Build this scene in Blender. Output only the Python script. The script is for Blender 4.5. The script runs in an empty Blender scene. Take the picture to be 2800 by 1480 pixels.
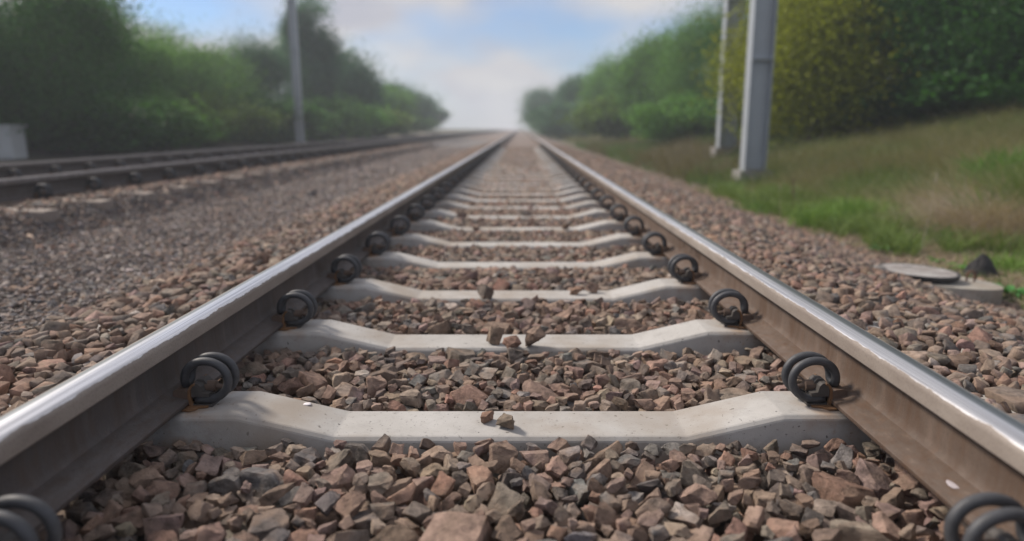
import bpy, bmesh, math, random
import numpy as np
from mathutils import Vector, Matrix, noise
R = math.radians
sc = bpy.context.scene
rng = np.random.default_rng(7)
random.seed(7)

# ------------------------------------------------------------------ camera, world, sun, exposure
CAM = Vector((0.022, 0.0, 0.5875)); F = 1880.0; HOR = 351.0; VPX = 1424.0
PITCH = math.atan((740 - HOR) / F)
cam_d = bpy.data.cameras.new('camera'); cam = bpy.data.objects.new('camera', cam_d)
sc.collection.objects.link(cam); sc.camera = cam
cam.location = CAM; cam.rotation_euler = (R(90) - PITCH, 0, 0)
cam_d.sensor_width = 36; cam_d.lens = F / 2800 * 36; cam_d.shift_x = -(VPX - 1400) / 2800
cam_d.clip_start = 0.02; cam_d.clip_end = 3000
cam_d.dof.use_dof = True; cam_d.dof.focus_distance = 1.56; cam_d.dof.aperture_fstop = 1.6
cam_d.dof.aperture_blades = 0

SUN_EL, SUN_AZ = R(42), R(-62)          # azimuth from +y (ahead) towards +x; the sun stands to the left, a little ahead
world = bpy.data.worlds.new('World'); sc.world = world; world.use_nodes = True
nt = world.node_tree; N = nt.nodes; L = nt.links; N.clear()
out = N.new('ShaderNodeOutputWorld'); bg = N.new('ShaderNodeBackground'); bg.inputs[1].default_value = 0.102
sky = N.new('ShaderNodeTexSky'); sky.sky_type = 'NISHITA'; sky.sun_disc = False
sky.sun_elevation = SUN_EL; sky.sun_rotation = SUN_AZ; sky.altitude = 100
sky.air_density = 1.0; sky.dust_density = 0.6; sky.ozone_density = 1.6
tc = N.new('ShaderNodeTexCoord'); mp = N.new('ShaderNodeMapping'); mp.inputs['Scale'].default_value = (1, 1, 2.1)
mp.inputs['Location'].default_value = (0.35, 0.0, 0.15)
nz = N.new('ShaderNodeTexNoise'); nz.inputs['Scale'].default_value = 4.2; nz.inputs['Detail'].default_value = 3.0; nz.inputs['Roughness'].default_value = 0.42
rp = N.new('ShaderNodeValToRGB'); rp.color_ramp.elements[0].position = 0.36; rp.color_ramp.elements[1].position = 0.57
nz2 = N.new('ShaderNodeTexNoise'); nz2.inputs['Scale'].default_value = 6.5; nz2.inputs['Detail'].default_value = 2.0
cr = N.new('ShaderNodeValToRGB'); cr.color_ramp.elements[0].position = 0.38; cr.color_ramp.elements[1].position = 0.62
cr.color_ramp.elements[0].color = (4.9, 4.9, 5.6, 1); cr.color_ramp.elements[1].color = (6.8, 6.6, 6.6, 1)
tint = N.new('ShaderNodeMix'); tint.data_type = 'RGBA'; tint.blend_type = 'MULTIPLY'; tint.inputs[0].default_value = 1.0
tint.inputs[7].default_value = (0.74, 0.94, 1.22, 1)
mx = N.new('ShaderNodeMix'); mx.data_type = 'RGBA'
L.new(tc.outputs['Generated'], mp.inputs[0]); L.new(mp.outputs[0], nz.inputs['Vector']); L.new(mp.outputs[0], nz2.inputs['Vector'])
L.new(nz.outputs[0], rp.inputs[0]); L.new(nz2.outputs[0], cr.inputs[0])
L.new(sky.outputs[0], tint.inputs[6])
spz = N.new('ShaderNodeSeparateXYZ'); L.new(tc.outputs['Generated'], spz.inputs[0])
mr = N.new('ShaderNodeMapRange'); mr.inputs['From Min'].default_value = 0.22; mr.inputs['From Max'].default_value = 0.55; mr.inputs['To Max'].default_value = 0.85
L.new(spz.outputs[2], mr.inputs[0]); mxz = N.new('ShaderNodeMath'); mxz.operation = 'MAXIMUM'
L.new(mr.outputs[0], mxz.inputs[0]); L.new(rp.outputs[0], mxz.inputs[1]); L.new(mxz.outputs[0], mx.inputs[0]); L.new(tint.outputs[2], mx.inputs[6]); L.new(cr.outputs[0], mx.inputs[7])
L.new(mx.outputs[2], bg.inputs[0]); L.new(bg.outputs[0], out.inputs[0])

sl = bpy.data.lights.new('sun', 'SUN'); sl.energy = 4.8; sl.angle = R(11); sl.color = (1.0, 0.90, 0.79)
sun = bpy.data.objects.new('sun', sl); sc.collection.objects.link(sun)
dirv = Vector((math.sin(SUN_AZ) * math.cos(SUN_EL), math.cos(SUN_AZ) * math.cos(SUN_EL), math.sin(SUN_EL)))
sun.rotation_euler = dirv.to_track_quat('Z', 'Y').to_euler(); sun.location = (0, 0, 30)
sc.view_settings.view_transform = 'Standard'; sc.view_settings.look = 'None'
sc.view_settings.exposure = 0.0; sc.view_settings.gamma = 1
sc.cycles.volume_bounces = 1; sc.cycles.max_bounces = 6; sc.cycles.use_denoising = True

# ------------------------------------------------------------------ helpers
COL = sc.collection
def ray(px, py):
    """direction of a pixel of the 2800 x 1480 photograph, forward component 1 along world y"""
    dx = (px - VPX) / F; dz = -(py - 740) / F
    c, s = math.cos(PITCH), math.sin(PITCH)
    y = c + dz * s; z = -s + dz * c
    return Vector((dx / y, 1.0, z / y))
def at_depth(px, py, d):
    r = ray(px, py); return CAM + r * d
def at_height(px, py, z):
    r = ray(px, py); return CAM + r * ((z - CAM.z) / r.z)
def tag(o, label=None, cat=None, group=None, kind=None):
    if label: o['label'] = label
    if cat: o['category'] = cat
    if group: o['group'] = group
    if kind: o['kind'] = kind
    return o
def empty(name, loc, rz=0.0):
    o = bpy.data.objects.new(name, None); COL.objects.link(o); o.location = loc; o.rotation_euler = (0, 0, rz); return o
def mesh_obj(name, verts, faces, mat, parent=None, smooth=False):
    me = bpy.data.meshes.new(name); me.from_pydata([tuple(v) for v in verts], [], faces); me.update()
    if mat: me.materials.append(mat)
    if smooth: me.polygons.foreach_set('use_smooth', [True] * len(me.polygons))
    o = bpy.data.objects.new(name, me); COL.objects.link(o); o.parent = parent; return o
def bm_obj(name, bm, mat, parent=None, smooth=False, bevel=0.0):
    if bevel > 0:
        es = [e for e in bm.edges if len(e.link_faces) == 2 and e.calc_face_angle(0) > 0.5]
        bmesh.ops.bevel(bm, geom=es, offset=bevel, segments=2, profile=0.6, affect='EDGES', clamp_overlap=True)
    bmesh.ops.recalc_face_normals(bm, faces=bm.faces)
    me = bpy.data.meshes.new(name); bm.to_mesh(me); bm.free()
    if mat: me.materials.append(mat)
    if smooth: me.polygons.foreach_set('use_smooth', [True] * len(me.polygons))
    o = bpy.data.objects.new(name, me); COL.objects.link(o); o.parent = parent; return o
def fast_mesh(name, V, T, mat, cols=None, n=3, smooth=False):
    """V (k,3) floats, T (m,n) ints -> one mesh object; cols (k,3) -> colour attribute 'col'"""
    me = bpy.data.meshes.new(name); k = len(V); m = len(T)
    me.vertices.add(k); me.vertices.foreach_set('co', np.ascontiguousarray(V, np.float32).ravel())
    me.loops.add(m * n); me.loops.foreach_set('vertex_index', np.ascontiguousarray(T, np.int32).ravel())
    me.polygons.add(m); me.polygons.foreach_set('loop_start', np.arange(0, m * n, n, dtype=np.int32))
    try: me.polygons.foreach_set('loop_total', np.full(m, n, np.int32))
    except Exception: pass
    me.update(calc_edges=True)
    if cols is not None:
        a = me.attributes.new('col', 'FLOAT_COLOR', 'POINT')
        a.data.foreach_set('color', np.concatenate([cols, np.ones((k, 1))], 1).astype(np.float32).ravel())
    me.materials.append(mat)
    if smooth: me.polygons.foreach_set('use_smooth', np.ones(m, bool))
    o = bpy.data.objects.new(name, me); COL.objects.link(o); return o
def add_box(bm, x0, x1, y0, y1, z0, z1):
    vs = [bm.verts.new((x, y, z)) for z in (z0, z1) for y in (y0, y1) for x in (x0, x1)]
    for f in ((0, 2, 3, 1), (4, 5, 7, 6), (0, 1, 5, 4), (2, 6, 7, 3), (0, 4, 6, 2), (1, 3, 7, 5)):
        bm.faces.new([vs[i] for i in f])
def add_prism_y(bm, prof, y0, y1):
    """closed profile of (x, z) extruded along y"""
    a = [bm.verts.new((x, y0, z)) for x, z in prof]; b = [bm.verts.new((x, y1, z)) for x, z in prof]
    n = len(prof)
    bm.faces.new(a); bm.faces.new(b[::-1])
    for i in range(n):
        bm.faces.new((a[i], b[i], b[(i + 1) % n], a[(i + 1) % n]))
def add_tube(bm, pts, rad, seg=10, caps=True):
    pts = [Vector(p) for p in pts]; n = len(pts); rings = []
    t0 = (pts[1] - pts[0]).normalized()
    up = Vector((0, 0, 1)) if abs(t0.z) < 0.9 else Vector((0, 1, 0))
    u = t0.cross(up).normalized()
    for i, p in enumerate(pts):
        t = (pts[min(i + 1, n - 1)] - pts[max(i - 1, 0)]).normalized()
        u = (u - t * u.dot(t)).normalized(); v = t.cross(u)
        r = rad(i / (n - 1)) if callable(rad) else rad
        rings.append([bm.verts.new(p + (u * math.cos(2 * math.pi * k / seg) + v * math.sin(2 * math.pi * k / seg)) * r) for k in range(seg)])
    for i in range(n - 1):
        for k in range(seg):
            bm.faces.new((rings[i][k], rings[i][(k + 1) % seg], rings[i + 1][(k + 1) % seg], rings[i + 1][k]))
    if caps:
        bm.faces.new(rings[0][::-1]); bm.faces.new(rings[-1])

class Mat:
    def __init__(s, name):
        s.m = bpy.data.materials.new(name); s.m.use_nodes = True; s.t = s.m.node_tree
        s.b = s.t.nodes['Principled BSDF']
        s.tc = s.t.nodes.new('ShaderNodeTexCoord')
    def n(s, typ, **kw):
        o = s.t.nodes.new(typ)
        for k, v in kw.items():
            if hasattr(o, k): setattr(o, k, v)
            else: o.inputs[k.replace('_', ' ')].default_value = v
        return o
    def l(s, a, b): s.t.links.new(a, b)
    def vec(s, scale=(1, 1, 1), src='Object'):
        m = s.n('ShaderNodeMapping'); m.inputs['Scale'].default_value = scale; s.l(s.tc.outputs[src], m.inputs[0]); return m.outputs[0]
    def noise(s, scale, detail=4, rough=0.55, vec=None):
        o = s.n('ShaderNodeTexNoise'); o.inputs['Scale'].default_value = scale; o.inputs['Detail'].default_value = detail
        o.inputs['Roughness'].default_value = rough; s.l(vec or s.tc.outputs['Object'], o.inputs['Vector']); return o.outputs[0]
    def ramp(s, v, stops):
        o = s.n('ShaderNodeValToRGB'); e = o.color_ramp.elements
        while len(e) < len(stops): e.new(0.5)
        for q, (p, c) in zip(e, stops):
            q.position = p; q.color = (c, c, c, 1) if isinstance(c, (int, float)) else (*c, 1)
        s.l(v, o.inputs[0]); return o.outputs[0]
    def mix(s, f, a, b, mode='MIX'):
        o = s.n('ShaderNodeMix', data_type='RGBA', blend_type=mode)
        for i, v in ((0, f), (6, a), (7, b)):
            if hasattr(v, 'links'): s.l(v, o.inputs[i])
            else: o.inputs[i].default_value = v if isinstance(v, (int, float)) else (*v, 1)
        return o.outputs[2]
    def math(s, op, a, b=0.0, clamp=False):
        o = s.n('ShaderNodeMath', operation=op); o.use_clamp = clamp
        for i, v in enumerate((a, b)):
            if hasattr(v, 'links'): s.l(v, o.inputs[i])
            else: o.inputs[i].default_value = v
        return o.outputs[0]
    def bump(s, h, strength, dist):
        o = s.n('ShaderNodeBump'); o.inputs['Strength'].default_value = strength; o.inputs['Distance'].default_value = dist
        s.l(h, o.inputs['Height']); s.l(o.outputs[0], s.b.inputs['Normal'])
    def base(s, c):
        if hasattr(c, 'links'): s.l(c, s.b.inputs['Base Color'])
        else: s.b.inputs['Base Color'].default_value = (*c, 1)
    def rough(s, r):
        if hasattr(r, 'links'): s.l(r, s.b.inputs['Roughness'])
        else: s.b.inputs['Roughness'].default_value = r
def simple(name, c, rough=0.7, metal=0.0, var=0.25, nscale=30, bump=0.0, bd=0.001):
    m = Mat(name); a = m.noise(nscale, 5)
    m.base(m.mix(a, tuple(x * (1 - var) for x in c), tuple(x * (1 + var) for x in c)))
    m.rough(rough); m.b.inputs['Metallic'].default_value = metal
    if bump: m.bump(m.noise(nscale * 4, 4), bump, bd)
    return m.m

# ------------------------------------------------------------------ materials
def mat_stone(name, nscale):
    m = Mat(name); at = m.n('ShaderNodeAttribute', attribute_name='col')
    a = m.noise(nscale, 6, 0.65); b = m.noise(nscale * 4.5, 5, 0.75); c = m.noise(nscale * 0.35, 3)
    k = m.ramp(a, [(0.32, 0.42), (0.5, 1.0), (0.68, 1.5)])
    col = m.mix(1.0, at.outputs['Color'], k, 'MULTIPLY')
    col = m.mix(m.ramp(c, [(0.48, 0.0), (0.62, 0.55)]), col, (0.29, 0.215, 0.165))
    col = m.mix(m.ramp(b, [(0.60, 0.0), (0.74, 0.5)]), col, (0.46, 0.40, 0.34))
    col = m.mix(m.ramp(b, [(0.26, 0.5), (0.38, 0.0)]), col, (0.05, 0.04, 0.035))
    m.base(m.mix(1.0, col, (1.05, 1.01, 0.98), 'MULTIPLY')); m.rough(0.88); m.b.inputs['Specular IOR Level'].default_value = 0.35
    m.bump(m.math('ADD', a, m.math('MULTIPLY', b, 0.6)), 1.0, 0.007); return m.m
M_STONE = mat_stone('ballast_stone', 42); M_GRAVEL = mat_stone('gravel', 90)

def mat_concrete(name, c0, c1, rust=True):
    m = Mat(name); oi = m.n('ShaderNodeObjectInfo'); vm = m.n('ShaderNodeVectorMath', operation='MULTIPLY_ADD')
    m.l(oi.outputs['Location'], vm.inputs[0]); vm.inputs[1].default_value = (1.7, 2.3, 1.0); m.l(m.tc.outputs['Object'], vm.inputs[2]); w = vm.outputs[0]
    a = m.noise(5, 7, 0.65, w); b = m.noise(150, 3, 0.6, w); d = m.noise(24, 6, 0.7, w); e = m.noise(3.1, 4, 0.6, w); pz = m.noise(70, 2, 0.5, w)
    col = m.mix(m.ramp(a, [(0.3, 0.0), (0.7, 1.0)]), c0, c1)
    col = m.mix(m.ramp(d, [(0.52, 0.0), (0.72, 0.5)]), col, tuple(x * 0.72 for x in c0))
    col = m.mix(m.ramp(b, [(0.64, 0.0), (0.70, 0.7)]), col, tuple(x * .35 for x in c0))
    col = m.mix(m.ramp(pz, [(0.70, 0.0), (0.73, 0.9)]), col, tuple(x * .25 for x in c0))
    col = m.mix(m.ramp(e, [(0.46, 0.0), (0.66, 0.75)]), col, tuple(x * y for x, y in zip(c0, (.80, .70, .60))))
    if rust:   # rust washed off the clips, on the seats beside the rails
        sp = m.n('ShaderNodeSeparateXYZ'); m.l(m.tc.outputs['Object'], sp.inputs[0])
        ax = m.math('ABSOLUTE', sp.outputs[0])
        s = m.math('MULTIPLY', m.ramp(ax, [(0.58, 0.0), (0.67, 1.0), (0.80, 1.0), (0.90, 0.0)]), m.ramp(m.noise(16, 4), [(0.42, 0.0), (0.62, 0.75)]))
        col = m.mix(s, col, (0.30, 0.20, 0.13))
        dz = m.ramp(m.math('ADD', sp.outputs[2], m.math('MULTIPLY', m.noise(20, 4), 0.03)), [(-0.0, 1.0), (1, 1.0)])
    m.base(col); m.rough(0.9); m.bump(m.math('ADD', m.math('MULTIPLY', b, 0.4), m.noise(420, 2)), 0.45, 0.0012); return m.m
M_CONC = mat_concrete('sleeper_concrete', (0.345, 0.332, 0.315), (0.445, 0.435, 0.42))
M_CONCD = mat_concrete('dusty_concrete', (0.20, 0.165, 0.140), (0.29, 0.25, 0.22))
M_CONC2 = mat_concrete('cover_concrete', (0.25, 0.23, 0.20), (0.38, 0.36, 0.32), rust=False)

def mat_rail(name, c0, c1, c2, rough=0.62):
    m = Mat(name); a = m.noise(9, 6, 0.6, m.vec((1, 0.35, 1))); b = m.noise(60, 4, 0.6, m.vec((1, 0.8, 0.25))); g = m.noise(500, 2)
    col = m.mix(m.ramp(a, [(0.3, 0.0), (0.7, 1.0)]), c0, c1)
    col = m.mix(m.ramp(b, [(0.5, 0.0), (0.75, 0.6)]), col, c2)
    col = m.mix(m.ramp(g, [(0.35, 0.25), (0.5, 0.0)]), col, (0.03, 0.025, 0.02))
    v = m.noise(1.0, 5, 0.65, m.vec((60, 26, 4)))      # rusty run-off streaks down the web
    col = m.mix(m.ramp(v, [(0.46, 0.0), (0.66, 0.75)]), col, tuple(q * .62 for q in c2))
    col = m.mix(m.ramp(v, [(0.30, 0.5), (0.42, 0.0)]), col, tuple(q * 1.35 for q in c1))
    p = m.noise(130, 3, 0.7); col = m.mix(m.ramp(p, [(0.62, 0.0), (0.70, 0.6)]), col, tuple(q * .45 for q in c0))
    m.base(col); m.rough(rough); m.b.inputs['Specular IOR Level'].default_value = 0.35
    m.bump(m.math('ADD', g, m.math('MULTIPLY', m.math('ADD', b, p), 0.9)), 0.6, 0.0010); return m.m
M_WEB_L = mat_rail('rail_steel_shaded', (0.066, 0.058, 0.056), (0.100, 0.086, 0.082), (0.105, 0.075, 0.06))  # rail steel with the shade of its right-facing side put into the colour
M_WEB_R = mat_rail('rail_brown_lit', (0.092, 0.066, 0.051), (0.140, 0.102, 0.080), (0.135, 0.078, 0.048))  # rusty steel, colour lightened and warmed as if sunlit from the left
def mat_head(name, side, wide, shift=0.0):
    """running surface: worn bright band with a ragged edge towards the gauge side, dull steel elsewhere"""
    m = Mat(name); sp = m.n('ShaderNodeSeparateXYZ'); m.l(m.tc.outputs['Object'], sp.inputs[0])
    x, z = sp.outputs[0], sp.outputs[2]
    rag = m.noise(16, 5, 0.62, m.vec((0.15, 1, 0.15))); st = m.noise(1.0, 5, 0.6, m.vec((420, 1.6, 30)))
    st2 = m.noise(1.0, 3, 0.6, m.vec((160, 0.5, 10)))
    # height below the crown marks the ragged lower edge, |x| the field-side edge
    zz = m.math('ADD', z, m.math('MULTIPLY', m.math('SUBTRACT', rag, 0.5), 0.011))
    low = m.ramp(m.math('MULTIPLY', m.math('SUBTRACT', zz, 0.1425), 1200), [(0.0, 0.0), (1.0, 1.0)])
    xs = m.math('ADD', m.math('MULTIPLY', x, -side), m.math('MULTIPLY', m.math('SUBTRACT', st2, 0.5), 0.006))
    fld = m.ramp(m.math('MULTIPLY', m.math('ADD', xs, 0.025 + shift), 220), [(0.0, 0.0), (1.0, 1.0)])
    band = m.math('MULTIPLY', low, fld)
    gra = m.noise(240, 3)
    dull = m.mix(m.ramp(m.noise(12, 5, 0.6, m.vec((1, .4, 1))), [(0.3, 0.0), (0.7, 1.0)]), (0.20, 0.165, 0.14), (0.30, 0.26, 0.225))
    dull = m.mix(m.ramp(gra, [(0.35, 0.3), (0.5, 0.0)]), dull, (0.08, 0.06, 0.05))
    bright = m.mix(m.ramp(st, [(0.38, 0.0), (0.58, 1.0)]), (0.46, 0.45, 0.455), (0.84, 0.83, 0.83))
    outer = m.mix(m.ramp(st, [(0.35, 0.0), (0.65, 1.0)]), (0.20, 0.215, 0.22), (0.37, 0.385, 0.38))
    wear_glint = m.ramp(m.math('MULTIPLY', m.math('ADD', xs, wide), 160), [(0.0, 0.0), (1.0, 1.0)])  # brighter gauge-side strip: wear plus the sky's reflection painted into the colour
    bright = m.mix(wear_glint, outer, bright)
    m.base(m.mix(band, dull, bright))
    m.l(m.math('MULTIPLY', band, 0.92), m.b.inputs['Metallic'])
    m.rough(m.math('ADD', m.math('MULTIPLY', m.math('SUBTRACT', 1.0, band), 0.27), m.math('ADD', 0.28, m.math('MULTIPLY', st, 0.16))))
    m.bump(m.math('ADD', m.math('MULTIPLY', band, 0.6), m.math('MULTIPLY', gra, 0.25)), 0.4, 0.0008); return m.m
M_HEAD_L = mat_head('rail_head_l', -1, 0.012); M_HEAD_R = mat_head('rail_head_r', 1, 0.000)
M_HEAD_D = mat_rail('rail_head_dull', (0.13, 0.115, 0.11), (0.19, 0.17, 0.165), (0.12, 0.10, 0.09), 0.45)
M_SPRING = simple('spring_steel', (0.058, 0.060, 0.066), 0.56, 0.15, 0.45, 70, 0.5, 0.0010)
M_SHOULD = simple('cast_shoulder', (0.075, 0.068, 0.064), 0.7, 0.2, 0.4, 60, 0.4, 0.001)
M_RUST = simple('rusty_plate', (0.17, 0.088, 0.040), 0.85, 0.0, 0.55, 60, 0.5, 0.001)
M_BROWN = simple('brown_insulator', (0.105, 0.070, 0.052), 0.7, 0.0, 0.4, 50, 0.4, 0.001)
M_IRON = simple('cover_iron', (0.045, 0.045, 0.048), 0.6, 0.3, 0.4, 40, 0.5, 0.001)
M_LOOP = simple('rusty_loop', (0.12, 0.05, 0.03), 0.8, 0.1, 0.4, 60)
M_MAST = simple('galvanised_steel', (0.33, 0.36, 0.39), 0.6, 0.25, 0.15, 3)
M_MASTB = simple('mast_footing', (0.24, 0.23, 0.22), 0.9, 0, 0.2, 6)
M_BARK = simple('bark', (0.075, 0.062, 0.05), 0.95, 0, 0.4, 12)
M_TAR = simple('tar_lump', (0.028, 0.027, 0.028), 0.9, 0, 0.9, 80, 0.8, 0.004)
M_WHITE = simple('white_scrap', (0.72, 0.68, 0.70), 0.7, 0, 0.1, 80)
M_PALE = simple('pale_paint', (0.42, 0.44, 0.45), 0.6, 0, 0.15, 9)

def mat_leaf(name, c, var=0.45, trans=0.35, rough=0.6):
    m = Mat(name); at = m.n('ShaderNodeAttribute', attribute_name='col')
    col = m.mix(1.0, at.outputs['Color'], tuple(c), 'MULTIPLY'); m.base(col); m.rough(rough)
    m.b.inputs['Specular IOR Level'].default_value = 0.25
    tr = m.n('ShaderNodeBsdfTranslucent'); m.l(m.mix(1.0, col, (1.25, 1.3, 0.6), 'MULTIPLY'), tr.inputs[0])
    mixs = m.n('ShaderNodeMixShader'); mixs.inputs[0].default_value = trans
    m.l(m.b.outputs[0], mixs.inputs[1]); m.l(tr.outputs[0], mixs.inputs[2])
    m.l(mixs.outputs[0], m.t.nodes['Material Output'].inputs[0]); return m.m
M_LEAVES = {k: mat_leaf('leaves_' + k, c) for k, c in dict(
    mid=(0.105, 0.225, 0.050), dark=(0.036, 0.110, 0.022), yellow=(0.215, 0.240, 0.015), blue=(0.060, 0.140, 0.085), bush=(0.11, 0.18, 0.035)).items()}
M_BLADE = mat_leaf('grass_blade', (1, 1, 1), trans=0.3)

# ------------------------------------------------------------------ ground (one sheet)
def sstep(a, b, x):
    t = np.clip((x - a) / (b - a), 0, 1); return t * t * (3 - 2 * t)
def ballast_top(x):
    """wanted height of the stones' tops across the tracks"""
    x = np.asarray(x, float)
    a = np.abs(x); z = np.interp(a, [0, 0.60, 0.66, 0.79, 0.86, 1.20, 1.32], [-0.043, -0.043, -0.041, -0.038, 0.021, 0.021, 0.004])
    z = np.where(x > 1.32, 0.004 - 0.286 * sstep(1.32, 2.55, x), z)
    z = np.where(x < -1.32, 0.004 - 0.071 * sstep(-1.32, -1.75, x), z)
    z = np.where(x < -2.75, -0.067 + 0.170 * sstep(-2.72, -3.12, x), z)
    return z
def ground_z(x, y):
    x = np.asarray(x, float); y = np.asarray(y, float)
    far = sstep(16, 26, y)
    z = ballast_top(x) - 0.10 + 0.075 * far
    z = np.where(np.abs(x) < 0.92, -0.165 + 0.09 * far, z)
    bank = -0.285 + 0.45 * sstep(3.6, 6.5, x) + 0.75 * sstep(6.0, 9.5, x) + 0.5 * sstep(9, 30, x)
    z = np.where(x > 2.38, bank + 0.03 * np.sin(x * 2.1 + y * 1.3) * sstep(2.6, 3.4, x) * np.cos(y * .9), z)
    z = np.where(x < -4.9, 0.058 - 0.10 - 0.1 * sstep(-5.0, -6.5, x) + 0.5 * sstep(-9, -13, x), z)
    return z
def axis(pts):
    r = []
    for a, b, n in pts: r += list(np.linspace(a, b, n, endpoint=False))
    return np.array(r + [pts[-1][1]])
gx = axis([(-240, -14, 12), (-14, -5, 16), (-5, -0.8, 20), (-.8, .8, 12), (.8, 5, 22), (5, 12, 20), (12, 240, 12)])
gy = axis([(-3, 8, 16), (8, 30, 24), (30, 60, 12), (60, 420, 12)])
GX, GY = np.meshgrid(gx, gy); GZ = ground_z(GX, GY)
V = np.stack([GX, GY, GZ], -1).reshape(-1, 3); nx, ny = len(gx), len(gy)
i = np.arange(nx * ny).reshape(ny, nx); Q = np.stack([i[:-1, :-1], i[:-1, 1:], i[1:, 1:], i[1:, :-1]], -1).reshape(-1, 4)
mg = Mat('ground'); sp = mg.n('ShaderNodeSeparateXYZ'); mg.l(mg.tc.outputs['Object'], sp.inputs[0])
vo = mg.n('ShaderNodeTexVoronoi'); vo.inputs['Scale'].default_value = 18; mg.l(mg.tc.outputs['Object'], vo.inputs['Vector'])
sv = mg.n('ShaderNodeSeparateColor'); mg.l(vo.outputs['Color'], sv.inputs[0])
bal = mg.ramp(sv.outputs[0], [(0.0, (0.10, 0.075, 0.062)), (0.4, (0.20, 0.150, 0.125)), (0.75, (0.26, 0.205, 0.18)), (1.0, (0.17, 0.155, 0.15))])
soil = mg.mix(mg.ramp(mg.noise(0.35, 5), [(0.35, 0.0), (0.65, 1.0)]), (0.13, 0.10, 0.07), (0.085, 0.10, 0.04))
soil = mg.mix(mg.ramp(mg.noise(25, 4), [(0.3, 0.5), (0.6, 0.0)]), soil, (0.06, 0.05, 0.038))
edge = mg.math('ADD', sp.outputs[0], mg.math('MULTIPLY', mg.noise(1.5, 4), 0.5))
isr = mg.ramp(mg.math('MULTIPLY', mg.math('SUBTRACT', edge, 2.55), 3.0), [(0, 0.0), (1, 1.0)])
isl = mg.ramp(mg.math('MULTIPLY', mg.math('SUBTRACT', -9.0, sp.outputs[0]), 0.5), [(0, 0.0), (1, 1.0)])
mg.base(mg.mix(mg.math('MAXIMUM', isr, isl), bal, soil)); mg.rough(0.95)
mg.bump(mg.math('ADD', vo.outputs['Distance'], mg.noise(60, 4)), 0.8, 0.02)
tag(fast_mesh('ground', V, Q, mg.m, n=4, smooth=True), kind='structure')

# ------------------------------------------------------------------ rails
def rail(name, xc, zc, mats, label, y0=-1.5, y1=160.0):
    root = empty(name, (xc, y0, zc)); tag(root, label, 'rail', 'running rails of the two tracks')
    ln = y1 - y0; head_m, web_m = mats
    def half(pts): return [(x, z) for x, z in pts] + [(-x, z) for x, z in pts[::-1]]
    head = half([(0.0075, 0.100), (0.0310, 0.1085), (0.0335, 0.1110), (0.0338, 0.134)] +
                [(0.0338 - 0.0125 * (1 - math.cos(t)) , 0.134 + 0.0125 * math.sin(t)) for t in (0.35, 0.7, 1.05, 1.35)] +
                [(0.0155, 0.1476), (0.0090, 0.1487), (0.003, 0.1492)])
    web = half([(0.0145, 0.0270), (0.0100, 0.0335), (0.0078, 0.043), (0.0070, 0.062), (0.0070, 0.090), (0.0075, 0.100)])
    foot = half([(0.0615, 0.0), (0.0625, 0.0015), (0.0625, 0.0085), (0.0605, 0.0105), (0.0300, 0.0185), (0.0145, 0.0270)])
    ys = [ln * (t ** 2) for t in np.linspace(0, 1, 30)]
    def sweep(nm, prof, mt):
        n = len(prof); vs = [(x, y, z) for y in ys for x, z in prof]
        fs = [(k * n + i, k * n + (i + 1) % n, (k + 1) * n + (i + 1) % n, (k + 1) * n + i) for k in range(len(ys) - 1) for i in range(n)]
        fs += [tuple(range(n))[::-1], tuple((len(ys) - 1) * n + i for i in range(n))]
        o = mesh_obj(nm, vs, fs, mt, root, smooth=True)
        bm = bmesh.new(); bm.from_mesh(o.data); bmesh.ops.recalc_face_normals(bm, faces=bm.faces)
        for e in bm.edges:
            if len(e.link_faces) == 2 and e.calc_face_angle(0) > 0.62: e.smooth = False
        bm.to_mesh(o.data); bm.free(); return o
    sweep('head', head, head_m); sweep('web', web, web_m); sweep('foot', foot, web_m)
    return root
RX = 0.751; RZ = 0.008
rail('rail', -RX, RZ, (M_HEAD_L, M_WEB_L), 'steel rail in a shaded tone on the left side of the near track')
railr = rail('rail', RX, RZ, (M_HEAD_R, M_WEB_R), 'brown rusty rail on the right side with raised rolled letters')
X2 = -4.22; Z2 = 0.095
rail('rail', X2 + RX, RZ + Z2, (M_HEAD_D, M_WEB_L), 'dull dark rail at the far left, the closer one of the second track', y0=1.0)
rail('rail', X2 - RX, RZ + Z2, (M_HEAD_D, M_WEB_L), 'dull dark rail at the far left, the one behind in the second track', y0=1.0)

# raised rolled lettering on the right web, read walking towards the camera
def marking(y, parent, scale=1.0):
    bm = bmesh.new()
    cu = bpy.data.curves.new('t', 'FONT'); cu.body = 'N       15  49E1'; cu.size = 0.040 * scale; cu.extrude = 0.0012; cu.space_character = 1.15
    tmp = bpy.data.objects.new('t', cu); COL.objects.link(tmp); dg = bpy.context.evaluated_depsgraph_get()
    me = bpy.data.meshes.new_from_object(tmp.evaluated_get(dg)); bm.from_mesh(me)
    bpy.data.objects.remove(tmp); bpy.data.meshes.remove(me); bpy.data.curves.remove(cu)
    add_box(bm, 0.030, 0.125, -0.002, 0.002, -0.0012, 0.0012); add_box(bm, 0.055, 0.085, 0.017, 0.021, -0.0012, 0.0012)
    # text x -> world -y, text y -> world z, text z -> world -x
    bm.transform(Matrix(((0, 0, -1, 0), (-1, 0, 0, 0), (0, 1, 0, 0), (0, 0, 0, 1))))
    o = bm_obj('rolled_marking', bm, M_WEB_R, parent); o.location = (-0.0072, y, 0.060); return o
marking(1.5 + 3.02, railr); marking(1.5 + 7.4, railr)

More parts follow.
